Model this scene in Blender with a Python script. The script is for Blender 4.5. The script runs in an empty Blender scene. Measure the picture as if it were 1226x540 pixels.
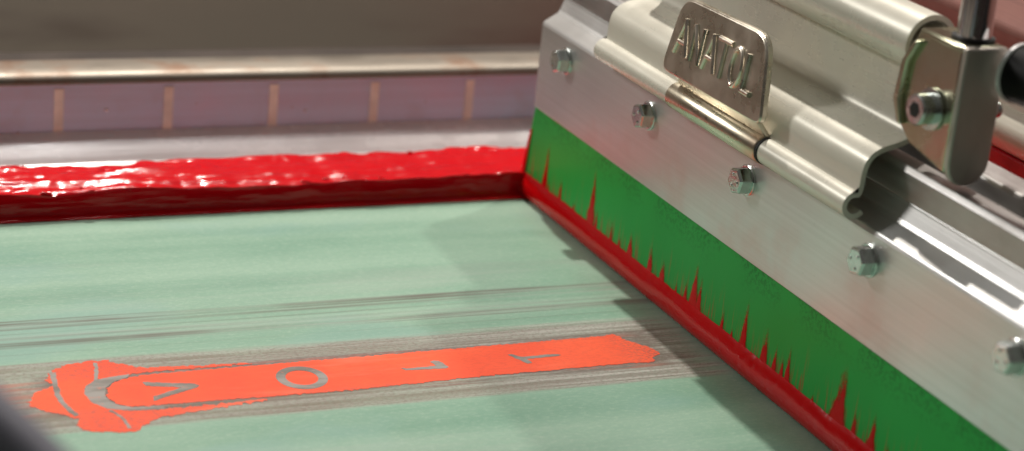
import bpy, bmesh, math, random
from mathutils import Vector, Matrix, noise
from mathutils.geometry import tessellate_polygon
random.seed(4)
S = 0.00075          # one drawing unit = 0.75 mm
PI = math.pi
sc = bpy.context.scene
COL = sc.collection

# ------------------------------------------------------------------ helpers
def V(x, y, z): return Vector((x*S, y*S, z*S))

def link(name, me, m=None, parent=None):
    o = bpy.data.objects.new(name, me)
    COL.objects.link(o)
    if m is not None: me.materials.append(m)
    if parent is not None: o.parent = parent
    return o

def build(name, bm, m, parent=None, smooth=None, bevel=0, seg=2, loc=None):
    bmesh.ops.recalc_face_normals(bm, faces=bm.faces)
    me = bpy.data.meshes.new(name)
    bm.to_mesh(me); bm.free()
    if smooth is not None:
        for p in me.polygons: p.use_smooth = True
    o = link(name, me, m, parent)
    if loc is not None:
        o.location = loc
    if bevel:
        b = o.modifiers.new('bevel', 'BEVEL'); b.width = bevel*S; b.segments = seg
        b.limit_method = 'ANGLE'; b.angle_limit = math.radians(32)
    if smooth is not None:
        # sharp edges by angle
        bm2 = bmesh.new(); bm2.from_mesh(me)
        for e in bm2.edges:
            if len(e.link_faces) == 2 and e.calc_face_angle(0) > math.radians(smooth): e.smooth = False
        bm2.to_mesh(me); bm2.free()
    return o

def tag(o, label=None, cat=None, group=None, kind=None):
    if label: o['label'] = label
    if cat: o['category'] = cat
    if group: o['group'] = group
    if kind: o['kind'] = kind
    return o

def empty(name, loc, label, cat, group=None):
    o = bpy.data.objects.new(name, None); COL.objects.link(o)
    o.location = loc; o.empty_display_size = 0.01
    return tag(o, label, cat, group)

def add_box(bm, a, b):
    x0, y0, z0 = a; x1, y1, z1 = b
    vs = [bm.verts.new(V(x, y, z)) for x in (x0, x1) for y in (y0, y1) for z in (z0, z1)]
    for f in ((0,1,3,2),(4,6,7,5),(0,4,5,1),(2,3,7,6),(0,2,6,4),(1,5,7,3)):
        bm.faces.new([vs[i] for i in f])

def add_prism(bm, pts, axis, a, b, steps=1):
    """closed polygon pts swept along axis from a to b"""
    def P(p, t):
        if axis == 'y': return V(p[0], t, p[1])
        if axis == 'x': return V(t, p[0], p[1])
        return V(p[0], p[1], t)
    rings = []
    for k in range(steps+1):
        t = a+(b-a)*k/steps
        rings.append([bm.verts.new(P(p, t)) for p in pts])
    n = len(pts)
    for r0, r1 in zip(rings, rings[1:]):
        for i in range(n):
            bm.faces.new((r0[i], r0[(i+1) % n], r1[(i+1) % n], r1[i]))
    bm.faces.new(rings[0]); bm.faces.new(rings[-1][::-1])

def add_rings(bm, rings, cap=True):
    """lathe-like: list of (centre Vector, u Vector, v Vector, radius), n sided"""
    R = []
    n = 32
    for c, u, v, r in rings:
        R.append([bm.verts.new(c + u*(math.cos(2*PI*i/n)*r) + v*(math.sin(2*PI*i/n)*r)) for i in range(n)])
    for a, b in zip(R, R[1:]):
        for i in range(n):
            bm.faces.new((a[i], a[(i+1) % n], b[(i+1) % n], b[i]))
    if cap:
        bm.faces.new(R[0][::-1]); bm.faces.new(R[-1])

def frame(d):
    d = d.normalized()
    a = Vector((0,0,1)) if abs(d.z) < .8 else Vector((1,0,0))
    u = d.cross(a).normalized(); v = d.cross(u)
    return u, v

def add_lathe(bm, base, d, prof):
    """prof: list of (distance along d, radius) in units; base in units"""
    u, v = frame(d); d = d.normalized()
    add_rings(bm, [(V(*base)+d*t*S, u, v, r*S) for t, r in prof])

def add_tube(bm, pts, r, n=10):
    """round tube through points (units)"""
    P = [V(*p) for p in pts]
    R = []
    for i, p in enumerate(P):
        d = (P[min(i+1, len(P)-1)] - P[max(i-1, 0)]).normalized()
        u, v = frame(d)
        if R:
            u = (pu - d*pu.dot(d)).normalized(); v = d.cross(u)
        pu = u
        R.append([bm.verts.new(p+u*(math.cos(2*PI*k/n)*r*S)+v*(math.sin(2*PI*k/n)*r*S)) for k in range(n)])
    for a, b in zip(R, R[1:]):
        for k in range(n): bm.faces.new((a[k], a[(k+1) % n], b[(k+1) % n], b[k]))
    for ring, e, s in ((R[0], P[0], 1), (R[-1], P[-1], -1)):
        c = bm.verts.new(e)
        for k in range(n): bm.faces.new((ring[k], ring[(k+1) % n], c))

def offset_path(path, t):
    """sheet metal: thicken an open polyline to a closed outline"""
    L, R = [], []
    for i, p in enumerate(path):
        a = Vector(path[max(i-1, 0)]); b = Vector(path[min(i+1, len(path)-1)])
        d = (b-a).normalized(); n = Vector((-d.y, d.x))
        L.append((p[0]+n.x*t/2, p[1]+n.y*t/2)); R.append((p[0]-n.x*t/2, p[1]-n.y*t/2))
    return L + R[::-1]

def arc(cx, cz, r, a0, a1, n):
    return [(cx+r*math.cos(math.radians(a0+(a1-a0)*i/n)), cz+r*math.sin(math.radians(a0+(a1-a0)*i/n))) for i in range(n+1)]

def smooth_path(pts, it=2):
    for _ in range(it):
        q = [pts[0]]
        for a, b in zip(pts, pts[1:]):
            q.append(tuple(a[i]*.75+b[i]*.25 for i in range(len(a))))
            q.append(tuple(a[i]*.25+b[i]*.75 for i in range(len(a))))
        q.append(pts[-1]); pts = q
    return pts

# ------------------------------------------------------------------ materials
class NT:
    def __init__(s, name):
        s.m = bpy.data.materials.new(name); s.m.use_nodes = True
        s.n = s.m.node_tree.nodes; s.l = s.m.node_tree.links
        s.b = s.n['Principled BSDF']; s.x = None
    def node(s, t, **k):
        o = s.n.new(t)
        for a, b in k.items(): setattr(o, a, b)
        return o
    def link(s, a, b): s.l.new(a, b)
    def set(s, **k):
        for a, b in k.items():
            s.b.inputs[a.replace('_', ' ')].default_value = b
        return s
    def coord(s, scale=(1,1,1), loc=(0,0,0)):
        if s.x is None: s.x = s.node('ShaderNodeNewGeometry').outputs['Position']
        mp = s.node('ShaderNodeMapping'); mp.inputs['Scale'].default_value = scale
        mp.inputs['Location'].default_value = loc
        s.link(s.x, mp.inputs['Vector']); return mp.outputs[0]
    def noise(s, scale=(1,1,1), sc_=1, detail=4, rough=.6, loc=(0,0,0)):
        t = s.node('ShaderNodeTexNoise'); t.inputs['Scale'].default_value = sc_
        t.inputs['Detail'].default_value = detail; t.inputs['Roughness'].default_value = rough
        s.link(s.coord(scale, loc), t.inputs['Vector']); return t.outputs['Fac']
    def val(s, v):
        n = s.node('ShaderNodeValue'); n.outputs[0].default_value = v; return n.outputs[0]
    def math(s, op, a, b=None, c=None, clamp=False):
        n = s.node('ShaderNodeMath', operation=op, use_clamp=clamp)
        for i, q in enumerate((a, b, c)):
            if q is None: continue
            if isinstance(q, (int, float)): n.inputs[i].default_value = q
            else: s.link(q, n.inputs[i])
        return n.outputs[0]
    def ramp(s, f, a, b, o0=0., o1=1.):
        n = s.node('ShaderNodeMapRange', interpolation_type='SMOOTHSTEP')
        s.link(f, n.inputs['Value'])
        n.inputs['From Min'].default_value = a; n.inputs['From Max'].default_value = b
        n.inputs['To Min'].default_value = o0; n.inputs['To Max'].default_value = o1
        return n.outputs[0]
    def mix(s, f, a, b):
        n = s.node('ShaderNodeMix', data_type='RGBA')
        if isinstance(f, (int, float)): n.inputs[0].default_value = f
        else: s.link(f, n.inputs[0])
        for i, q in ((6, a), (7, b)):
            if isinstance(q, tuple): n.inputs[i].default_value = (*q, 1)
            else: s.link(q, n.inputs[i])
        return n.outputs[2]
    def xyz(s):
        if s.x is None: s.x = s.node('ShaderNodeNewGeometry').outputs['Position']
        n = s.node('ShaderNodeSeparateXYZ'); s.link(s.x, n.inputs[0]); return n.outputs
    def bump(s, h, dist, strength=1.):
        n = s.node('ShaderNodeBump'); n.inputs['Distance'].default_value = dist
        n.inputs['Strength'].default_value = strength
        s.link(h, n.inputs['Height']); s.link(n.outputs[0], s.b.inputs['Normal'])

def band(N, coord, c, w, soft):
    """1 inside |coord-c|<w, falling off over soft"""
    d = N.math('ABSOLUTE', N.math('SUBTRACT', coord, c*S))
    return N.ramp(d, w*S, (w+soft)*S, 1., 0.)

def metal(name, col, rough, brush=(400, 30, 400), amt=.08, dirt=None, dirt_fac=.5, bump=.00002, metallic=1.):
    N = NT(name)
    n = N.noise(brush, 1, 5, .65)
    n2 = N.noise((1,1,1), 45, 4, .6)
    c = N.mix(N.ramp(n, .3, .7), tuple(v*(1-amt) for v in col), tuple(min(1, v*(1+amt)) for v in col))
    if dirt: c = N.mix(N.ramp(n2, .5, .75, 0, dirt_fac), c, dirt)
    N.link(c, N.b.inputs['Base Color'])
    N.set(Metallic=metallic)
    r = N.math('ADD', N.ramp(n2, .3, .7, -.05, .07), N.ramp(n, .3, .7, rough-.04, rough+.04))
    N.link(r, N.b.inputs['Roughness'])
    N.bump(n, bump)
    return N.m

# red plastisol ink
def ink(name, bump=.0009, scale=(28, 190, 190), col=(.60, .002, .008)):
    N = NT(name)
    n = N.noise(scale, 1, 3, .55)
    n2 = N.noise((90, 700, 500), 1, 2, .5, (3,1,2))
    N.set(Base_Color=(*col, 1), Roughness=.17)
    N.b.inputs['Specular IOR Level'].default_value = .38
    N.b.inputs['Subsurface Weight'].default_value = 0.0
    N.bump(N.math('ADD', n, N.math('MULTIPLY', n2, .35)), bump)
    return N.m
M_ink = ink('red_ink')
M_film = ink('red_ink_film', .0002, (100, 18, 100), (.62, .002, .004))
M_film.node_tree.nodes['Principled BSDF'].inputs['Specular IOR Level'].default_value = .34

def streak_mat():
    N = NT('thin_red_ink_streak')
    at = N.node('ShaderNodeAttribute', attribute_name='thickness')
    n1 = N.noise((1, 500, 70), 1, 3, .6); n2 = N.noise((1,1,1), 900, 2, .7)
    f = N.math('ADD', at.outputs['Fac'], N.math('MULTIPLY', N.math('SUBTRACT', N.math('ADD', n1, N.math('MULTIPLY', n2, .4)), .7), .9))
    N.link(N.mix(N.ramp(f, .3, .8), (.50, .035, .008), (.62, .003, .004)), N.b.inputs['Base Color'])
    N.link(N.ramp(f, .22, .85), N.b.inputs['Alpha']); N.set(Roughness=.35)
    N.b.inputs['Specular IOR Level'].default_value = .12
    return N.m
M_streak = streak_mat()

# --- coated screen mesh: emulsion with stripes of worn, inky fabric
def mesh_mat():
    N = NT('emulsion_coated_mesh')
    X, Y, Z = N.xyz()
    big = N.noise((1,1.6,1), 7, 5, .62)
    streak = N.noise((4, 260, 1), 1, 5, .7)
    wide = N.noise((1.5, 40, 1), 1, 4, .6, (2,2,0))
    grain = N.noise((1,1,1), 900, 3, .7)
    g = N.mix(N.ramp(big, .3, .7), (.175, .335, .245), (.28, .445, .335))
    g = N.mix(N.ramp(wide, .35, .7, 0, .4), g, (.42, .55, .43))
    g = N.mix(N.ramp(grain, .35, .65, 0, .3), g, (.22, .36, .30))
    weave = N.noise((1, 2.2, 1), 420, 3, .8, (4, 4, 0))
    g = N.mix(N.ramp(weave, .45, .75, 0, .35), g, (.47, .60, .49))
    # bluish cleaner patches
    pt = N.noise((8, 14, 1), 1, 3, .5, (5, 1, 0))
    g = N.mix(N.ramp(pt, .54, .62, 0, .45), g, (.24, .40, .365))
    cl = N.noise((2.5, 22, 1), 1, 5, .7, (9, 3, 0))
    g = N.mix(N.ramp(cl, .55, .72, 0, .4), g, (.36, .42, .37))
    dirt = (.135, .12, .10)
    pale = (.38, .36, .33)
    warm = (.20, .165, .125)
    # ink-stained zone either side of the printed strip
    edge = N.math('MULTIPLY', N.math('SUBTRACT', N.noise((10, 300, 1), 1, 4, .7), .5), 16*S)
    yy = N.math('ADD', Y, edge)
    z1 = band(N, yy, -179, 27, 5)
    xfade = N.ramp(X, -300*S, -330*S, 1, .35)
    xend = N.ramp(N.math('ADD', X, N.math('MULTIPLY', edge, 3)), -16*S, 2*S, 1, .15)
    z1 = N.math('MULTIPLY', N.math('MULTIPLY', z1, xfade), xend)
    st2 = N.noise((3, 420, 1), 1, 5, .75, (1,4,0))
    c1 = N.mix(N.ramp(st2, .38, .62), warm, pale)
    c1 = N.mix(N.ramp(N.noise((14, 60, 1), 1, 3, .6), .45, .65, 0, .5), c1, (.37, .44, .36))
    # pale towards the squeegee end, browner at the far end
    c1 = N.mix(N.ramp(X, -150*S, -30*S, 0, .55), c1, N.mix(N.ramp(st2, .4, .6), (.22,.18,.17), (.56,.52,.50)))
    speck = N.noise((1, 1.8, 1), 650, 3, .8, (1, 1, 0))
    c1 = N.mix(N.ramp(speck, .46, .6, 0, .55), c1, (.17, .135, .11))
    g = N.mix(N.math('MULTIPLY', z1, N.ramp(grain, .2, .6, .65, 1)), g, c1)
    # reddish bleed hugging the strip
    pink = N.math('MULTIPLY', band(N, yy, -179, 14, 3), N.ramp(N.noise((25, 200, 1), 1, 3, .7, (7,0,0)), .45, .62, 0, .55))
    pink = N.math('MULTIPLY', pink, N.ramp(X, -20*S, -36*S, 0, 1))
    hug = N.math('MULTIPLY', band(N, N.math('ADD', yy, N.math('MULTIPLY', edge, .4)), -178.5, 14.6, 3.5), N.math('MULTIPLY', N.ramp(X, -272*S, -262*S, 0, 1), N.ramp(N.math('ADD', X, N.math('MULTIPLY', edge, 3)), -22*S, -12*S, 1, 0)))
    g = N.mix(N.math('MULTIPLY', hug, N.ramp(weave, .3, .6, .35, .95)), g, (.15, .115, .10))
    g = N.mix(pink, g, (.50, .15, .11))
    # scratch bundles
    for c, w, s_, k in ((-110.5, 1.6, 2.2, .95), (-115.5, .7, 1.3, .6), (-120.5, .3, .8, .4), (-125, .4, 1.0, .5), (-130.5, 1.2, 1.6, .9), (-133.5, .3, .7, .6), (-140, .2, .7, .3)):
        b = band(N, N.math('ADD', Y, N.math('MULTIPLY', edge, .05)), c, w, s_)
        f = N.math('MULTIPLY', b, N.ramp(N.noise((7, 520, 1), 1, 4, .75, (c, 2, 0)), .38, .56, .08, k))
        f = N.math('MULTIPLY', f, N.ramp(N.noise((9, 1, 1), 1, 3, .6, (c, 0, 0)), .36, .56, .25, 1))
        g = N.mix(f, g, dirt)
    # greyed region between the bundles
    f = N.math('MULTIPLY', band(N, Y, -121, 10, 6), N.ramp(streak, .42, .7, 0, .5))
    g = N.mix(f, g, (.38, .42, .38))
    # ink haze near the squeegee
    N.link(g, N.b.inputs['Base Color'])
    N.link(N.ramp(wide, .3, .7, .32, .46), N.b.inputs['Roughness'])
    N.b.inputs['Specular IOR Level'].default_value = .4
    N.bump(N.math('ADD', N.math('MULTIPLY', grain, .5), streak), .00006)
    return N.m
M_mesh = mesh_mat()

def print_mat():
    N = NT('wet_orange_print_area')
    a = N.noise((1,1,1), 26, 3, .6)
    c = N.mix(N.ramp(a, .3, .7), (.88, .078, .022), (.96, .11, .032))
    c = N.mix(N.ramp(N.noise((1,2,1), 420, 3, .85), .45, .65, 0, .28), c, (.60, .05, .025))
    X, Y, Z = N.xyz()
    ends = N.math('MAXIMUM', N.ramp(X, -48*S, -22*S, 0, 1), N.ramp(N.math('ABSOLUTE', N.math('SUBTRACT', Y, -178.5*S)), 11*S, 15*S, 0, .6))
    c = N.mix(N.math('MULTIPLY', ends, N.ramp(N.noise((1,2.5,1), 560, 3, .85, (2,0,0)), .44, .6, 0, .75)), c, (.26, .09, .075))
    c = N.mix(N.ramp(N.noise((12,70,1), 1, 4, .7), .52, .7, 0, .5), c, (.95, .20, .11))
    N.link(c, N.b.inputs['Base Color']); N.set(Roughness=.5)
    N.b.inputs['Specular IOR Level'].default_value = .3
    N.bump(N.noise((1,1,1), 1300, 2, .6), .00003)
    return N.m
M_print = print_mat()

def stain_mat():
    N = NT('stencil_grey')
    a = N.noise((30, 120, 1), 1, 4, .7); b = N.noise((1,1,1), 500, 3, .7)
    c = N.mix(N.ramp(a, .35, .65), (.14, .125, .105), (.29, .27, .25))
    c = N.mix(N.ramp(b, .55, .7, 0, .5), c, (.60, .17, .10))
    N.link(c, N.b.inputs['Base Color']); N.set(Roughness=.5)
    return N.m
M_stain = stain_mat()

def holder_mat():
    N = NT('brushed_aluminium_holder')
    X, Y, Z = N.xyz()
    br = N.noise((500, 9, 900), 1, 5, .6)
    bl = N.noise((1,1,1), 22, 4, .6)
    fine = N.noise((1,1,1), 600, 3, .7)
    c = N.mix(N.ramp(br, .3, .7), (.70, .70, .69), (.76, .76, .755))
    # pinkish ink wiped along the lower half of the plate
    sm = N.math('MULTIPLY', N.ramp(bl, .46, .66), band(N, Z, 56, 8, 14))
    c = N.mix(N.math('MULTIPLY', sm, N.ramp(N.noise((200, 60, 120), 1, 3, .7), .3, .6, .15, .28)), c, (.72, .36, .32))
    c = N.mix(N.ramp(fine, .62, .8, 0, .25), c, (.45, .45, .44))
    N.link(c, N.b.inputs['Base Color']); N.set(Metallic=.82)
    N.link(N.ramp(bl, .3, .7, .34, .44), N.b.inputs['Roughness'])
    N.bump(N.math('ADD', br, N.math('MULTIPLY', fine, .3)), .00003)
    return N.m
M_alu = holder_mat()
M_bar = metal('dull_aluminium_bar', (.50, .49, .48), .42, (400, 16, 400), .08, (.45, .40, .36), .4)
M_rail = metal('frame_aluminium', (.46, .62, .82), .42, (8, 300, 300), .06, (.42, .43, .50), .4, metallic=.25)
M_railtop = metal('frame_rail_top', (.27, .24, .205), .5, (10, 300, 300), .08, (.22, .14, .10), .9)
M_tape = metal('silver_white_tape', (.86, .85, .85), .25, (14, 200, 200), .05, (.6, .55, .55), .4, .00008, .1)
M_clamp = metal('pale_anodised_clamp', (.76, .735, .64), .30, (200, 8, 200), .015, None, 0, .000001, .18)
M_gold = metal('yellow_zinc_bracket', (.47, .465, .34), .24, (60, 60, 60), .08, (.36, .31, .17), .6, .00003)
M_grey = metal('worn_steel_tab', (.55, .50, .45), .40, (60, 60, 30), .12, (.38, .33, .28), .5, .00003, .45)
M_lever = metal('nickel_latch', (.72, .66, .56), .30, (90, 90, 90), .06, (.70, .64, .56), .35, .00006)
M_letter = metal('highlighted_worn_letters', (.82, .75, .64), .28, (90, 90, 90), .05, (.6, .5, .4), .3, .00002)  # worn raised letters, colour lightened to carry their highlights
M_tubeend = metal('scuffed_hinge_tube', (.60, .54, .42), .28, (200, 30, 200), .10, (.60, .30, .16), .35, .00005)
M_bolt = metal('zinc_bolt', (.60, .63, .61), .20, (500, 500, 500), .12, (.22, .24, .22), .6, .0001)
M_chrome = metal('chrome_rod', (.80, .80, .82), .08, (300, 300, 20), .02, None, 0, .000005)
M_flood = metal('flood_bar_brown', (.27, .12, .10), .5, (200, 12, 200), .15, (.42, .26, .22), .6, .00004, .3)

def plain(name, col, rough, metallic=0, spec=.5, nscale=80, amt=.15, bump=.00005):
    N = NT(name)
    n = N.noise((1,1,1), nscale, 4, .6)
    c = N.mix(N.ramp(n, .3, .7), tuple(v*(1-amt) for v in col), tuple(v*(1+amt) for v in col))
    N.link(c, N.b.inputs['Base Color']); N.set(Roughness=rough, Metallic=metallic)
    N.b.inputs['Specular IOR Level'].default_value = spec
    N.bump(n, bump)
    return N.m
M_rubber = plain('black_rubber', (.004, .004, .004), .55, 0, .15)
M_recess_shade = plain('painted_recess_shade', (.01, .009, .008), .7)  # near-black colour standing in for shade in small recesses
M_tick = plain('beige_reflection', (.78, .80, .74), .5)
M_hose = plain('grey_purple_hose', (.20, .20, .25), .45)
M_backdrop = plain('dull_brown_machine_bed', (.35, .28, .245), .5, 0, .4, 5, .25)
def backdrop_mat():
    N = NT('far_machine_bed')
    X, Y, Z = N.xyz()
    n = N.noise((1, 1, 2.5), 2.2, 3, .5); n2 = N.noise((1, 1, 5), 5, 3, .6, (3, 0, 0))
    c = N.mix(N.ramp(n, .35, .65), (.38, .34, .29), (.50, .40, .34))
    c = N.mix(N.ramp(n2, .5, .68, 0, .5), c, (.17, .13, .115))
    c = N.mix(N.ramp(N.math('ADD', X, N.math('MULTIPLY', n2, .3)), .25, .6, 0, .6), c, (.34, .10, .085))
    N.link(c, N.b.inputs['Base Color']); N.set(Roughness=.5)
    return N.m
M_backdrop = backdrop_mat()
M_redpart = plain('red_painted_bar', (.62, .01, .03), .35)

def green_mat():
    N = NT('green_polyurethane')
    X, Y, Z = N.xyz()
    a = N.noise((1, 14, 8), 1, 4, .5); f = N.noise((1,1,1), 650, 3, .75); p = N.noise((1,1,1), 60, 3, .6)
    c = N.mix(N.ramp(a, .3, .7), (.020, .350, .055), (.030, .430, .075))
    # dark specks below the holder edge
    top = N.ramp(Z, 30*S, 47*S, 0, 1)
    speck = N.math('MULTIPLY', N.ramp(f, .46, .56), N.math('MULTIPLY', top, N.ramp(p, .40, .54)))
    c = N.mix(N.math('MULTIPLY', speck, .42), c, (.008, .05, .012))
    # thin red smears rising from the ink line
    st = N.noise((1, 900, 60), 1, 2, .5, (0, 3, 0))
    lo = N.ramp(N.math('SUBTRACT', Z, N.math('MULTIPLY', N.noise((1, 160, 1), 1, 2, .5), 40*S)), 8*S, -14*S, 0, 1)
    sm = N.math('MULTIPLY', N.ramp(st, .52, .62), lo)
    c = N.mix(N.math('MULTIPLY', sm, .75), c, (.42, .07, .03))
    N.link(c, N.b.inputs['Base Color']); N.set(Roughness=.42)
    N.b.inputs['Subsurface Weight'].default_value = .15
    N.b.inputs['Subsurface Radius'].default_value = (.001, .004, .001)
    N.b.inputs['Specular IOR Level'].default_value = .2
    N.bump(f, .00003)
    return N.m
M_green = green_mat()

# ------------------------------------------------------------------ screen
scr = empty('printing_screen', V(0, 0, 0), 'pale green coated printing screen in a silver frame with an orange stencil strip', 'printing screen')
bm = bmesh.new()
nx, ny = 60, 60
g = [[bm.verts.new(V(-560+1100*i/nx, -760+850*j/ny, 0)) for j in range(ny+1)] for i in range(nx+1)]
for i in range(nx):
    for j in range(ny): bm.faces.new((g[i][j], g[i+1][j], g[i+1][j+1], g[i][j+1]))
build('screen_mesh', bm, M_mesh, scr, 60)

# frame rail behind the ink: wall, rounded lip, top
bm = bmesh.new()
prof = [(90, -6), (90, 35), (118, 35), (121, 34), (122, 31), (122, -6)]
add_prism(bm, [(a, b) for a, b in prof], 'x', -560, 540)
build('frame_rail', bm, M_rail, scr, 20)
bm = bmesh.new()
add_prism(bm, [(89, 35.3), (88.2, 36.6), (88.6, 38.2), (90.4, 39.8), (93, 40.6), (112, 40.8), (117, 39.6), (119, 35.3)], 'x', -560, 540)
build('rail_top', bm, M_railtop, scr, 40)
# glossy tape strip in the corner between mesh and wall, slightly wavy
bm = bmesh.new()
n = 160
rows = []
for i in range(n+1):
    x = -560+1100*i/n
    w = noise.noise(Vector((x*.02, 3, 1)))*.8
    w2 = noise.noise(Vector((x*.011, 9, 1)))*.7
    rows.append([bm.verts.new(V(x, y, z)) for y, z in ((58, .3), (66, .7+w*.3), (70, 2.0+w*.5), (76, 4.8+w*.7), (83, 8.4+w2*.6), (89.6, 12.0+w2*.4))])
for a, b in zip(rows, rows[1:]):
    for k in range(5): bm.faces.new((a[k], b[k], b[k+1], a[k+1]))
build('tape_strip', bm, M_tape, scr, 60)
for x in (-473, -420, -366.5, -313.5, -260, -207, -154, -101, -48, 4, 57):
    bm = bmesh.new()
    add_prism(bm, [(89.5, 11), (89.5, 33), (90.2, 33), (90.2, 11)], 'x', x-2.3, x+2.3)
    build('ruler_reflection', bm, M_tick, scr)  # beige strips drawn as a ruler's reflection in the wall
for x, z, r in ((-236, 18, .5), (-184, 22, .9), (-226, 12, .5), (-91, 21, .5), (-84, 19, .7), (-20, 22, .5), (-140, 24, .4)):
    bm = bmesh.new()
    add_lathe(bm, (x, 90.2, z), Vector((0, -1, 0)), [(-.2, r*1.3), (.4, r*1.1), (.8, r*.5)])
    build('wall_glint', bm, M_chrome, scr, 60)  # tiny chrome nubs standing in for glints off wall dents

# stencil artwork: flat print areas lying on the mesh
def sheet(name, polys, z, m, parent, label=None):
    bm = bmesh.new()
    for pts in polys:
        lo = [bm.verts.new(V(x, y, z)) for x, y in pts]
        for t in tessellate_polygon([[Vector((x, y, 0)) for x, y in pts]]):
            a, b, c = (lo[k] for k in t)
            cr_ = (b.co.x-a.co.x)*(c.co.y-a.co.y)-(b.co.y-a.co.y)*(c.co.x-a.co.x)
            if abs(cr_) < 1e-14: continue
            bm.faces.new((a, b, c) if cr_ > 0 else (a, c, b))
    me = bpy.data.meshes.new(name); bm.to_mesh(me); bm.free()
    o = link(name, me, m, parent)
    if label: o['label'] = label
    return o

def rough_outline(pts, amp, step=1.2, seed=0):
    out = []
    n = len(pts)
    for i in range(n):
        a = Vector(pts[i]); b = Vector(pts[(i+1) % n]); L = (b-a).length
        k = max(1, int(L/step))
        nrm = Vector((-(b-a).y, (b-a).x)).normalized()
        for j in range(k):
            p = a.lerp(b, j/k)
            q = lambda f, k_: noise.noise(Vector((p.x*f, p.y*f, seed+k_)))
            out.append((p.x+amp*(q(.5, 0)+.35*q(1.6, 3)), p.y+amp*(q(.5, 20)+.35*q(1.6, 23))))
    return out

outer = [(-273.6,-181.1),(-271,-176),(-266.8,-172.2),(-262.2,-169),(-263.6,-165),(-262.5,-160.5),(-259.5,-156.3),(-256.1,-153.6),(-252,-151.2),(-245.2,-150.6),(-239,-151.2),(-235,-154.5),(-231,-157.8),(-224,-160.6),
         (-205,-162.0),(-186,-163.2),(-186,-164.4),(-205,-164.0),(-224.2,-164.2),(-233.2,-165.0),(-240.4,-166.4),(-246.2,-167.6),(-250.5,-171.9),(-252.6,-178.0),(-251.4,-186.3),(-247.6,-191.8),(-240.3,-195.2),(-228,-196.4),
         (-212,-196.3),(-190,-195.2),(-190,-196.8),(-212,-199.5),(-222.1,-201.6),(-231.6,-203.2),(-236.5,-206.5),(-241.7,-211.6),(-247,-212.3),(-253.2,-210.7),(-259.7,-207.8),(-260.5,-203.4),(-259.4,-199.0),(-262.6,-195.4),(-268.9,-190.6),(-272.5,-186)]
tongue = [(-245.6,-181.1),(-243.9,-175.2),(-240.2,-170.9),(-234.4,-167.8),(-224.2,-166.3),(-190,-165.9),(-147.5,-165.3),(-90,-164.6),(-40,-163.8),(-33.4,-162.4),(-31.2,-165.5),(-30.6,-169.5),(-27.0,-174.5),(-23.6,-179.5),(-22.8,-184.5),(-26.5,-186.8),(-28.2,-191.0),(-31.5,-192.2),
          (-37.1,-191.2),(-100,-191.8),(-157.7,-194.2),(-190,-193.6),(-220.5,-193.0),(-238.3,-192.3),(-242.6,-189.9),(-245.1,-186.2)]
sheet('crest_print', [rough_outline(outer, 1.6, .5, 1)], .10, M_print, scr)
sheet('strip_print', [rough_outline(tongue, 1.0, .4, 5)], .12, M_print, scr)

def stroke_poly(pts, ws):
    L, R = [], []
    for i, p in enumerate(pts):
        a = Vector(pts[max(i-1, 0)]); b = Vector(pts[min(i+1, len(pts)-1)])
        d = (b-a).normalized(); n_ = Vector((-d.y, d.x)); w = ws[i] if isinstance(ws, (list, tuple)) else ws
        L.append((p[0]+n_.x*w/2, p[1]+n_.y*w/2)); R.append((p[0]-n_.x*w/2, p[1]-n_.y*w/2))
    return L+R[::-1]
a1 = smooth_path([(-260.2,-158),(-261.7,-171.3),(-262.7,-182.4),(-259.5,-196)], 2)
sheet('stencil_line', [rough_outline(stroke_poly(a1, 2.0), .5, .8, 2)], .17, M_stain, scr)
a2 = smooth_path([(-243.4,-152.5),(-243.9,-158.4),(-246.5,-168.2)], 2)
sheet('stencil_line', [rough_outline(stroke_poly(a2, 1.4), .4, .8, 3)], .17, M_stain, scr)
a3 = smooth_path([(-247.5,-194.0),(-245.5,-197.0),(-244.1,-202),(-243.9,-209.5)], 2)
sheet('stencil_line', [rough_outline(stroke_poly(a3, 1.2), .4, .8, 4)], .17, M_stain, scr)
# grey crescent between crest and strip
cres = [(-233.2,-164.6),(-240.4,-165.9),(-246.4,-167.4),(-251.0,-171.9),(-253.1,-178.0),(-251.9,-186.3),(-247.9,-192.2),(-240.3,-195.6),(-228,-196.8),(-228,-193.4),(-238.3,-192.9),(-242.9,-190.3),(-245.6,-186.3),(-246.1,-181.1),(-244.4,-174.9),(-240.4,-170.4),(-234.4,-167.3)]
sheet('stencil_crescent', [rough_outline(cres, .3, 1, 9)], .14, M_stain, scr)

def letter(name, polys): return sheet(name, [rough_outline(p, .45, .5, 11) for p in polys], .20, M_stain, scr)
letter('letter', [[(-230.4,-172.6),(-212,-177.6),(-211.0,-179.4),(-212,-181),(-230.2,-189.2),(-229.6,-185.6),(-217.6,-180.0),(-229.9,-176.0)]])          # V
def ring(cx, cy, a, b, n=40):
    return [(cx+a*math.cos(2*PI*i/n), cy+b*math.sin(2*PI*i/n)) for i in range(n)]
bm = bmesh.new()
ro, ri = ring(-171.6,-180, 9.7, 10.3), ring(-171.6,-180, 6.1, 6.6)
vo = [bm.verts.new(V(x, y, .20)) for x, y in ro]; vi = [bm.verts.new(V(x, y, .20)) for x, y in ri]
for i in range(40):
    j = (i+1) % 40; bm.faces.new((vo[i], vo[j], vi[j], vi[i]))
build('letter', bm, M_stain, scr)                                                                                                                     # O
letter('letter', [[(-131.6,-178.6),(-129.8,-179.4),(-117.2,-179.2),(-118.2,-175.4),(-116.4,-174.2),(-114.4,-175.0),(-112.6,-181.6),(-114.2,-182.2),(-130.6,-181.2)]])               # L
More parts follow.
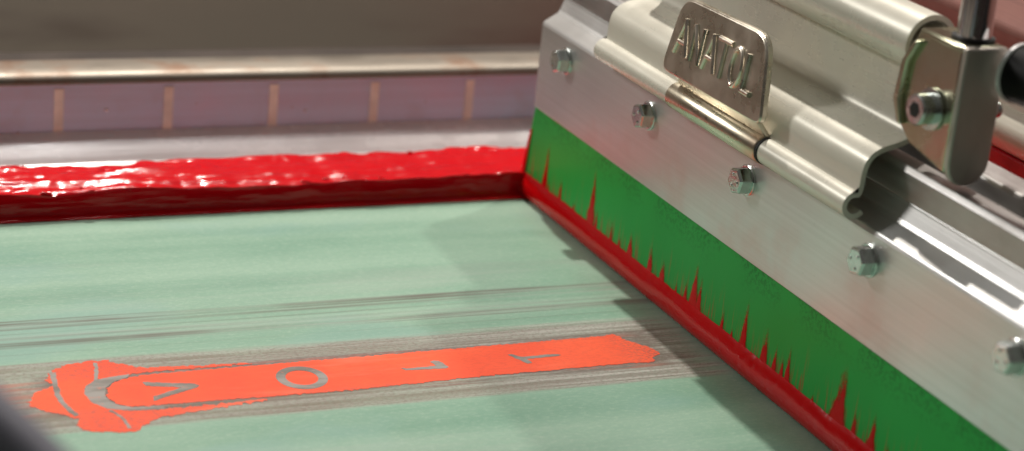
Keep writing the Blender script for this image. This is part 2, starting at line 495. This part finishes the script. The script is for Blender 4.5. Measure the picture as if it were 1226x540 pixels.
letter('letter', [[(-85.2,-174.2),(-83,-174.4),(-80.6,-177.6),(-65,-177.2),(-63.6,-178.8),(-66,-179.4),(-78.8,-179.8),(-78.6,-183.8),(-80.8,-184.2),(-82.4,-180)]])                  # T

# ------------------------------------------------------------------ ink bead
def fbm(x, y, o=4):
    v = 0; a = 1
    for i in range(o):
        v += a*noise.noise(Vector((x, y, i*7.3))); x *= 2.1; y *= 2.1; a *= .5
    return v
bm = bmesh.new()
NXB, NYB = 620, 46
rows = []
for i in range(NXB+1):
    x = -470+500*i/NXB
    xr = min(1., max(0., (x+470)/500))
    f0 = .9+ .6*noise.noise(Vector((x*.03, 0, 2))) + .25*noise.noise(Vector((x*.2, 0, 5)))
    hgt = 11.4 + 1.9*noise.noise(Vector((x*.018, 4, 0))) + .8*noise.noise(Vector((x*.075, 8, 0)))
    back = 48 + 8*noise.noise(Vector((x*.018, 11, 0))) + 3*noise.noise(Vector((x*.12, 5, 0)))
    row = []
    for j in range(NYB+1):
        t = j/NYB
        # parameter along the section
        if t < .12:                       # thin wet foot running out on the mesh
            q = t/.12
            y = f0 - .6 + 4.6*q; z = .25 + .8*math.sin(q*PI)**.7 + .5*q
            if j == 0: z = 0
        elif t < .34:                     # hollow front face under the rolled crest
            q = (t-.12)/.22
            y = f0 + 4.0 + 1.2*math.sin(q*PI*.9) - 1.8*q**2; z = .75 + (hgt-1.6)*q
        else:
            q = (t-.34)/.66
            if q < .12:
                u = q/.12
                y = f0+2.4-.9*math.sin(u*PI*.8)+3.5*u*u; z = hgt-.85+1.1*math.sin(u*PI/2)
            else:
                u = (q-.12)/.88
                y = f0+5.4+(back-f0-5.4)*u
                z = hgt+.25 + .8*math.sin(u*PI) - .6*u
                if u > .84: z *= math.sqrt(max(0, 1-((u-.84)/.16)**2))
        k = min(1, t/.16)*(1 if t < .95 else 0)
        k *= 1 if t > .3 else .35
        z += k*(1.7*noise.noise(Vector((x*.016+.05*y, y*.2+x*.012, 1))) + 1.5*abs(noise.noise(Vector((x*.03, y*.42+x*.02, 7)))) + .25*noise.noise(Vector((x*.08, y*.5, 3))))
        y += k*(1.3*noise.noise(Vector((x*.045, 1.5, 9)))+.5*noise.noise(Vector((x*.16, 3, 9)))) if .25 < t < .6 else (.9*noise.noise(Vector((x*.05, z*.25, 14))) if .12 < t <= .25 else 0)
        row.append(bm.verts.new(V(x, y, max(z, .05))))
    rows.append(row)
for a, b in zip(rows, rows[1:]):
    for j in range(NYB): bm.faces.new((a[j], b[j], b[j+1], a[j+1]))
# dabs and peaks that catch the light along the ridge
for k in range(26):
    x = random.uniform(-300, -8); y = random.choice([random.uniform(3, 9), random.uniform(3, 9), random.uniform(8, 44)])
    r = random.uniform(.35, .9); L = random.uniform(1., 5.)
    add_tube(bm, [(x+L*q/4, y+random.uniform(-.2,.2), 11.6+.3*math.sin(q)+random.uniform(-.3,.4)) for q in range(5)], r, 8)
# thin wet lip at the foot
pts = [(-470+480*i/300, .5+.9*noise.noise(Vector((i*.07, 1, 1)))*.8, .35+.25*noise.noise(Vector((i*.5, 2, 2)))) for i in range(301)]
add_tube(bm, pts, .75, 8)
ib = build('ink_bead', bm, M_ink, None, 80)
tag(ib, 'thick glossy red ink ridge piled along the far frame rail', 'ink')

# ------------------------------------------------------------------ squeegee
sq = empty('squeegee', V(6, -240, 0), 'green bladed squeegee in a bolted aluminium holder with red ink along its edge', 'squeegee')
inv = Matrix.Translation(-V(6, -240, 0))
def part(name, bm, m, root, **k):
    o = build(name, bm, m, root, **k)
    o.matrix_parent_inverse = Matrix.Translation(-Vector(root.location))
    return o
bm = bmesh.new()
YE = -500
add_prism(bm, [(0, 1), (0, 12), (0, 30), (0, 53), (12, 53), (12, 30), (12, 12), (12, 1), (11, .3), (1, .3)], 'y', -1, YE, 60)
def end_slant(z): return (2.5 + 5.5*min(1, max(0, z)/12)) if z < 12 else max(-1, 8 - (z-12)*.19)
for v in bm.verts:
    if v.co.y > -2*S: v.co.y = end_slant(v.co.z/S)*S
part('rubber_blade', bm, M_green, sq, bevel=.5)

# holder profile: front plate, bevel, upper face, groove
bm = bmesh.new()
add_prism(bm, [(-1.5, 46.8), (-1.5, 86.6), (-.9, 88.2), (5.6, 92.2), (6.6, 93.6), (8.6, 98.6), (8.8, 99.6), (9.2, 99.7), (14, 99.7), (14, 46.8), (12.2, 46.8), (12.2, 52.8), (-.2, 52.8), (-.2, 46.8)][::-1], 'y', 0, YE)
add_prism(bm, [(14.02, 46.8), (14.02, 99.7), (22, 96), (26, 88), (26, 52), (22, 46.8)][::-1], 'y', 0, YE)
part('holder_plate', bm, M_alu, sq, bevel=.6)
bm = bmesh.new()
add_prism(bm, [(8.2, 99.72), (7.8, 109.6), (9.4, 111.6), (17, 111.6), (18, 110.4), (18.2, 103.2), (27, 103.2), (27.2, 112.4), (28.2, 113.6), (40, 113.6), (41.2, 112.4), (41.2, 99.72)][::-1], 'y', 0, YE)
part('holder_bar', bm, M_bar, sq, bevel=.5)

# ink film on the blade tip with spikes drawn upwards
spk = [(-6,17,5,2.2,15),(-17.1,15.7,36,3,-6),(-22,14,19,1.6,0),(-35,14,24,2,-1),(-50,14,17,2,0),(-68.3,14.5,39,4.2,0),(-74,14,22,2,0),(-89.4,15,24,1.8,0),(-98,14,18,1.6,0),(-108.4,14.3,25,3.2,1),(-127.6,12,26,3,1),(-138.9,13,24,3,-1),(-152,13,17,1.5,0),(-160,13,22,2.5,0),(-167.1,14,33,4.6,0),(-171.5,14,27,3,-1),(-191.4,14,22,2,-2),(-200,13,17,1.5,0),(-209,13.5,31,3.4,0),(-225.1,14,30,3.0,-1),(-233.4,14,24,2.2,0),(-239,13,21,2,0),(-243.1,14,27,2.6,0),(-262,13,16,1.5,0),(-279.4,13.6,38,5.6,-2),(-290.3,14,23,2.6,0),(-301.7,14,28,3.2,-1),(-312,13,20,2,0),(-331,13,24,3,-1),(-352,13,20,2,0)]
def top_h(y):
    return 12.4 + .7*noise.noise(Vector((y*.06, 1, 0))) + .2*noise.noise(Vector((y*.3, 4, 0)))
bm = bmesh.new()
rows = []
NY = 900
for i in range(NY+1):
    y = 1.0 + (YE-1)*i/NY
    h = top_h(y)
    wob = .5*noise.noise(Vector((y*.03, 7, 0))) + .15*noise.noise(Vector((y*.3, 3, 0)))
    row = []
    for k in range(15):
        t = k/14
        z = .25 + (h-.25)*t
        ys = y if i else end_slant(z)+.3
        x = -.25 - (3.0+wob)*math.sin(PI*min(1, t*1.02))**.7 * (1-.35*t)
        if k == 0: x = -.3
        row.append(bm.verts.new(V(x, ys, z)))
    rows.append(row)
for a, b in zip(rows, rows[1:]):
    for k in range(14): bm.faces.new((a[k], a[k+1], b[k+1], b[k]))
part('ink_film', bm, M_film, sq, smooth=70)
# streaks of ink drawn up the rubber, thinning out at their edges
bm = bmesh.new()
lay = bm.verts.layers.float.new('thickness')
for (y0, zb, zt, w, lean) in spk:
    n = 18; L = []
    hh = (zt-10)*1.2
    for q in range(n+1):
        t = q/n; z = 10 + hh*t; ww = w*(1.15*(1-t)**1.6+.25)*(1+.3*noise.noise(Vector((y0, q*.5, 0))))
        yc = y0 + lean*.35*t + .6*noise.noise(Vector((y0*3, q*.2, 5)))*t
        row = []
        for u in (-1, -.5, 0, .5, 1):
            th = (1-u*u)**.8*(1-t)**1.1*1.25
            v = bm.verts.new(V(-.10-.25*th*(1-t), yc+ww*u, z)); v[lay] = th
            row.append(v)
        L.append(row)
    for a, b in zip(L, L[1:]):
        for k in range(4): bm.faces.new((a[k], a[k+1], b[k+1], b[k]))
part('ink_streaks', bm, M_streak, sq, smooth=70)
# ink that has crept around the blade's far end
bm = bmesh.new()
prof = []
NZ = 24
rows = []
for i in range(NZ+1):
    z = .3+34*i/NZ; t = i/NZ
    out = 2.6*(1-t)**.8+.4
    rows.append([bm.verts.new(V(x, y+end_slant(z), z)) for x, y in ((-1.0*(1-t)-.3, -2.0-2*(1-t)), (-1.6*(1-t)-.3, -.2), (.2, out*.6), (5, out*.6+.4), (11, out*.6), (12.4, 0))])
for a, b in zip(rows, rows[1:]):
    for k in range(5): bm.faces.new((a[k], a[k+1], b[k+1], b[k]))
part('ink_film', bm, M_film, sq, smooth=70)

# hex bolts along the holder
def bolt_meshes():
    b = bmesh.new()
    n = 6; R = 4.9
    ring = lambda x, r, a0=.3: [b.verts.new(V(x, r*math.cos(a0+2*PI*i/n), r*math.sin(a0+2*PI*i/n))) for i in range(n)]
    r0 = ring(0, R); r1 = ring(-4.4, R); r2 = ring(-5.2, R*.86)
    for A, B in ((r0, r1), (r1, r2)):
        for i in range(n): b.faces.new((A[i], A[(i+1) % n], B[(i+1) % n], B[i]))
    b.faces.new(r2)
    for k in range(3):      # raised grade marks on the head
        a = .6+k*2.1
        add_lathe(b, (-5.1, 2.3*math.cos(a), 2.3*math.sin(a)), Vector((-1, 0, 0)), [(0, .7), (.4, .55), (.5, .2)])
    bmesh.ops.recalc_face_normals(b, faces=b.faces)
    me = bpy.data.meshes.new('bolt_head'); b.to_mesh(me); b.free()
    me.materials.append(M_bolt)
    return me
bme = bolt_meshes()
wb = bmesh.new(); add_lathe(wb, (0, 0, 0), Vector((-1, 0, 0)), [(0, 5.4), (.7, 5.4), (.9, 5.1)])
wme = bpy.data.meshes.new('washer'); wb.to_mesh(wme); wb.free(); wme.materials.append(M_bolt)
for i, y in enumerate((-25, -109, -193.5, -280.5, -366.5, -452)):
    o = bpy.data.objects.new('hex_bolt', bme); COL.objects.link(o); o.parent = sq
    o.location = V(-2.0, y-4.5, 77.2) - Vector(sq.location); o.scale = (1.1, 1.15, 1.15)
    o.rotation_euler = (1.1*i+.4, 0, 0)
    w = bpy.data.objects.new('washer', wme); COL.objects.link(w); w.parent = o
    w.location = V(.45, 0, 0)
    bv = o.modifiers.new('bevel', 'BEVEL'); bv.width = .25*S; bv.segments = 2

# ------------------------------------------------------------------ clamp
cl = empty('squeegee_clamp', V(5, -175, 89), 'cream metal clamp channel with embossed latch and gold end bracket, gripping the squeegee holder', 'clamp')
path = arc(-5, 94.6, 4.1, -35, -285, 22) + [(-3.2, 101.6), (-3.2, 107)] + [(-1.8, 111.6), (2.4, 114.9), (10, 116.6), (14.6, 118.6), (16.6, 123.0), (17, 130), (17, 140), (16.4, 143.2)] + arc(16, 153, 9.6, 250, 10, 20) + [(25.6, 140), (25.6, 116.5)]
path = path[:22] + smooth_path(path[22:33], 2) + path[33:]
bm = bmesh.new()
add_prism(bm, offset_path(path, 2.0), 'y', -72, -276)
part('clamp_channel', bm, M_clamp, cl, smooth=28)
# latch: hinge tube and embossed plate
bm = bmesh.new()
add_lathe(bm, (-5.2, -141, 94.6), Vector((0, -1, 0)), [(0, 4.2), (0, 5.2), (.5, 5.7), (72, 5.7), (72.6, 5.3), (72.6, 4.2)])
tube = part('hinge_tube', bm, M_tubeend, cl, smooth=35)
bm = bmesh.new()
add_lathe(bm, (-5.2, -213.9, 94.6), Vector((0, -1, 0)), [(0, 5.3), (1.4, 5.3)])
part('hinge_groove_shade', bm, M_recess_shade, cl, smooth=35)  # dark disc paints the shade of a groove at the tube end

# plate outline in (y, z), leaning back; dx gives x from z
def px(z): return -13.0 + (z-107)*.13
def rounded(pts, rs, n=6):
    out = []
    m = len(pts)
    for i in range(m):
        p = Vector(pts[i]); a = (Vector(pts[i-1])-p).normalized(); b = (Vector(pts[(i+1) % m])-p).normalized(); r = rs[i]
        p0 = p+a*r; p1 = p+b*r
        for k in range(n+1):
            t = k/n
            out.append(tuple(p0*(1-t)**2+p*2*t*(1-t)+p1*t*t))
    return out
plate = rounded([(-138.5, 105.5), (-143.8, 136.8), (-210.5, 138.4), (-219.5, 106.2)], [6, 9, 10, 5])
bm = bmesh.new()
T = 3.2
f_ = [bm.verts.new(V(px(z), y, z)) for y, z in plate]; b_ = [bm.verts.new(V(px(z)+T, y, z)) for y, z in plate]
bm.faces.new(f_); bm.faces.new(b_[::-1])
for i in range(len(plate)):
    j = (i+1) % len(plate); bm.faces.new((f_[i], f_[j], b_[j], b_[i]))
lev = part('latch_plate', bm, M_lever, cl, smooth=35, bevel=.8, seg=3)
# folded neck from plate down to tube
bm = bmesh.new()
add_prism(bm, [(px(107)+.4, 107.5), (px(107)+3.0, 107.5), (-3.4, 99.6), (-6.0, 99.4)], 'y', -145, -214)
part('latch_neck', bm, M_lever, cl, smooth=35, bevel=.4)
# embossed letters A N A T O L
def emboss(strokes, r=1.15):
    bm = bmesh.new()
    for st in strokes:
        add_tube(bm, [(px(z)-.15, y, z) for y, z in st], r, 10)
    o = part('letter', bm, M_letter, lev, smooth=60)
    o.matrix_parent_inverse = Matrix.Identity(4)
B, Tz = 114.5, 129.0
def yy_(u): return -146.0 - u          # letters advance towards the near end
def st(*p): return [(yy_(u), B+v*(Tz-B)) for u, v in p]
emboss([st((0,0),(5.2,1)), st((5.2,1),(10.4,0)), st((2.0,.36),(8.4,.36))])
emboss([st((13.2,0),(13.2,1)), st((13.2,1),(20.6,0)), st((20.6,0),(20.6,1))])
emboss([st((23.4,0),(28.2,1)), st((28.2,1),(33,0)), st((25.2,.36),(31.2,.36))])
emboss([st((32.6,1),(42.6,1)), st((37.6,1),(37.6,0))])
emboss([st(*[(48.2+4.0*math.cos(a*PI/10), .5+.5*math.sin(a*PI/10)) for a in range(21)])])
emboss([st((55.6,1),(55.6,0)), st((55.3,.02),(61.6,.02))])

# end bracket: gold cheek, steel tab, back cheek, top
bm = bmesh.new()
cheek = [(-282.5, 160), (-276.5, 149), (-274.8, 134), (-280, 125), (-286.5, 120.5), (-300, 118.2), (-308.4, 117), (-308.4, 160)]
add_prism(bm, cheek, 'x', 5.6, 8.8)
add_prism(bm, [(-284, 160), (-284, 124), (-308.4, 120), (-308.4, 160)], 'x', 19.6, 22.6)
add_prism(bm, [(5.6, -282.5), (22.6, -282.5), (22.6, -308.4), (5.6, -308.4)], 'z', 158.2, 161.2)
eb = part('end_bracket', bm, M_gold, cl, smooth=30, bevel=1.1, seg=3)
bm = bmesh.new()
tabp = [(5.8, 161)] + [(5.8, 121)] + arc(14.2, 121, 8.4, 180, 360, 16)[1:] + [(22.6, 161)]
add_prism(bm, tabp, 'y', -306.2, -310.2)
part('bracket_tab', bm, M_grey, eb, smooth=30, bevel=.9, seg=3).matrix_parent_inverse = Matrix.Identity(4)
# front narrow flange strip of cheek
bm = bmesh.new()
add_prism(bm, [(-283, 157), (-277.4, 148.4), (-275.8, 134.2), (-280.4, 126.4), (-282.8, 126.6), (-279.6, 134.6), (-281.0, 148.6), (-286, 157)], 'x', 3.4, 6.2)
part('bracket_flange', bm, M_gold, eb, smooth=30, bevel=.8, seg=2).matrix_parent_inverse = Matrix.Identity(4)
# socket head bolt
bm = bmesh.new()
c = (5.4, -296.5, 136.2)
add_lathe(bm, c, Vector((-1, 0, 0)), [(0, 7.4), (.9, 7.4), (1.0, 5.5), (6.2, 5.5), (6.9, 4.9), (6.9, 2.8)])
sb = part('socket_bolt', bm, M_bolt, eb, smooth=35); sb.matrix_parent_inverse = Matrix.Identity(4)
bm = bmesh.new()
hx = [(c[1]+2.8*math.cos(i*PI/3), c[2]+2.8*math.sin(i*PI/3)) for i in range(6)]
add_prism(bm, hx, 'x', c[0]-7.1, c[0]-6.7)
o = part('socket_shade', bm, M_recess_shade, sb); o.matrix_parent_inverse = Matrix.Identity(4)  # solid dark hexagon paints the socket's shade, no hole is cut
# hex nut on the far side
bm = bmesh.new()
hx = [(-299+5*math.cos(i*PI/3), 136+5*math.sin(i*PI/3)) for i in range(6)]
add_prism(bm, hx, 'x', 22.6, 28)
add_lathe(bm, (28, -299, 136), Vector((1, 0, 0)), [(0, 2.8), (3, 2.8), (3.4, 2.3)])
o = part('nut', bm, M_bolt, eb, bevel=.4); o.matrix_parent_inverse = Matrix.Identity(4)
# chrome rod upwards
bm = bmesh.new()
add_lathe(bm, (16.4, -298, 161), Vector((0, 0, 1)), [(0, 5.9), (120, 5.9)])
part('chrome_rod', bm, M_chrome, cl, smooth=35)
bm = bmesh.new()
add_lathe(bm, (16.4, -298, 161.2), Vector((0, 0, 1)), [(0, 7.4), (.8, 7.4)])
part('rod_seat', bm, M_recess_shade, cl, smooth=35)
# black rubber grip with pale washer
bm = bmesh.new()
gd = Vector((.14, -1, 0))
add_lathe(bm, (27.4, -312, 152.8), gd, [(-1, 4), (-1, 10.4), (.5, 10.5), (.7, 9.6)])
part('grip_washer', bm, M_tape, cl, smooth=35)
bm = bmesh.new()
add_lathe(bm, (27.5, -312.4, 152.7), gd, [(0, 9.7), (.5, 9.9), (110, 9.9), (112, 9)])
part('rubber_grip', bm, M_rubber, cl, smooth=35)
bm = bmesh.new()
add_lathe(bm, (22.7, -300, 150), Vector((1, -.2, 0)), [(0, 4.5), (14, 4.5)])
part('grip_stud', bm, M_bolt, cl, smooth=35)

# ------------------------------------------------------------------ flood bar behind
fb = empty('flood_bar', V(135, -250, 60), 'blurred brown and cream flood bar with red lower edge behind the squeegee', 'flood bar')
bm = bmesh.new()
add_prism(bm, [(122, 118), (118, 124), (116, 134), (124, 148), (134, 160), (170, 178), (176, 170), (176, 118)], 'y', 0, -460)
part('flood_beam', bm, M_flood, fb, smooth=30, bevel=2)
bm = bmesh.new()
add_prism(bm, [(x, z) for x, z in arc(122, 93, 9, 0, 360, 23)[:-1]], 'y', -20, -460)
add_prism(bm, [(121, 100), (121, 117.8), (150, 117.8), (150, 100)], 'y', -20, -460)
part('flood_clamp', bm, M_clamp, fb, smooth=30)
bm = bmesh.new()
add_prism(bm, [(117, 54), (117, 84.5), (128, 84.5), (128, 30), (124, 24)], 'y', -10, -460)
part('flood_blade', bm, M_redpart, fb, bevel=1)
# red ink spread behind the squeegee
bm = bmesh.new()
rows = []
for i in range(61):
    y = 44-600*i/60
    rows.append([bm.verts.new(V(x, y, .5+max(0, 3*noise.noise(Vector((x*.05, y*.05, 0)))))) for x in (32, 60, 100, 150, 200, 260, 320, 380+10*noise.noise(Vector((y*.03, 0, 0))))])
for a, b in zip(rows, rows[1:]):
    for k in range(7): bm.faces.new((a[k], a[k+1], b[k+1], b[k]))
o = build('ink_puddle', bm, M_ink, None, 60)
tag(o, 'flat layer of red ink on the mesh between squeegee and flood bar', 'ink')

# ------------------------------------------------------------------ near hose and far machine bed
bm = bmesh.new()
A = Vector((-355.8, -475.0, 148.9)); Bp = Vector((-325.1, -494.9, 121.0)); d = (Bp-A)
pts = [tuple(A+d*t+Vector((0, 0, -(t*.9)**2*.6))) for t in [x*.25-7 for x in range(57)]]
add_tube(bm, pts, 8.5, 24)
o = build('hose', bm, M_hose, None, 60)
tag(o, 'out of focus dark grey hose crossing the near left corner', 'hose')

bm = bmesh.new()
add_box(bm, (-1600, -900, -190), (2600, 700, -170))
o = build('floor', bm, M_backdrop); tag(o, kind='structure')
bm = bmesh.new()
add_box(bm, (-1700, 700, -190), (2800, 740, 900))
bp = build('backdrop_wall', bm, M_backdrop); tag(bp, kind='structure')
bm = bmesh.new()
add_prism(bm, [(150, -169.9), (150, 10), (153, 14), (215, 16), (220, 10), (220, -169.9)], 'x', -900, 900)
o = build('platen_edge', bm, plain('dark_platen', (.05, .038, .032), .5, .2, .4, 20, .3), None, bevel=1.5)
tag(o, 'dark brown machine rail running behind the screen frame', 'machine rail')

# ------------------------------------------------------------------ lamps
def area(name, pos, target, size, power, col=(1, .93, .84), sy=None):
    L = bpy.data.lights.new(name, 'AREA'); L.energy = power; L.color = col; L.size = size
    if sy: L.shape = 'RECTANGLE'; L.size_y = sy
    o = bpy.data.objects.new(name, L); COL.objects.link(o)
    o.location = pos
    o.rotation_euler = (Vector(target)-Vector(pos)).to_track_quat('-Z', 'Y').to_euler()
    return o
tgt = V(-40, -120, 40)
area('lamp_key', tgt+Vector((.09, .62, 1.0)).normalized()*1.7, tgt, .04, 23)
area('lamp_second', tgt+Vector((.70, .38, 1.0)).normalized()*1.6, tgt, .055, 8.0)
area('added_strip_light', V(150, 430, 1900), V(-150, -100, 0), 0.3, 3.2, (1, .98, .95), .05)  # added strip light, placed to put highlights on tape and bevels
area('lamp_left', V(-620, 440, 560), V(0, -60, 50), .10, 1.8, (1, .97, .92))

w = bpy.data.worlds.new('World'); sc.world = w; w.use_nodes = True
nt = w.node_tree; bg = nt.nodes['Background']
tc = nt.nodes.new('ShaderNodeTexCoord'); sep = nt.nodes.new('ShaderNodeSeparateXYZ')
cr = nt.nodes.new('ShaderNodeValToRGB')
nt.links.new(tc.outputs['Generated'], sep.inputs[0])
mr = nt.nodes.new('ShaderNodeMapRange'); mr.inputs['From Min'].default_value = -1; mr.inputs['From Max'].default_value = 1
nt.links.new(sep.outputs[2], mr.inputs['Value']); nt.links.new(mr.outputs[0], cr.inputs[0])
e = cr.color_ramp.elements
e[0].position = 0.45; e[0].color = (.10, .07, .06, 1)
e[1].position = 1.0; e[1].color = (.75, .72, .66, 1)
m_ = e.new(.62); m_.color = (.30, .24, .21, 1)
m_ = e.new(.75); m_.color = (.55, .52, .46, 1)
nt.links.new(cr.outputs[0], bg.inputs['Color']); bg.inputs['Strength'].default_value = .18

# ------------------------------------------------------------------ camera
Mr = [[0.9139512242677196, -0.39424752733146173, 0.09623952853461348], [-0.04878549640505113, -0.34216125730621827, -0.9383739389705686], [0.40288104323739177, 0.8529329171697245, -0.33195226133932976]]
cam = bpy.data.cameras.new('camera'); co = bpy.data.objects.new('camera', cam); COL.objects.link(co)
R = Matrix((Mr[0], [-v for v in Mr[1]], [-v for v in Mr[2]])).transposed().to_4x4()
co.matrix_world = Matrix.Translation(Vector((-0.30759, -0.64086, 0.23938))) @ R
cam.sensor_width = 36; cam.lens = 73.02
cam.clip_start = .01; cam.clip_end = 100
cam.dof.use_dof = True; cam.dof.focus_distance = .61; cam.dof.aperture_fstop = 11.5
sc.camera = co
sc.view_settings.view_transform = 'Standard'; sc.view_settings.look = 'None'
sc.view_settings.exposure = 0; sc.view_settings.gamma = 1
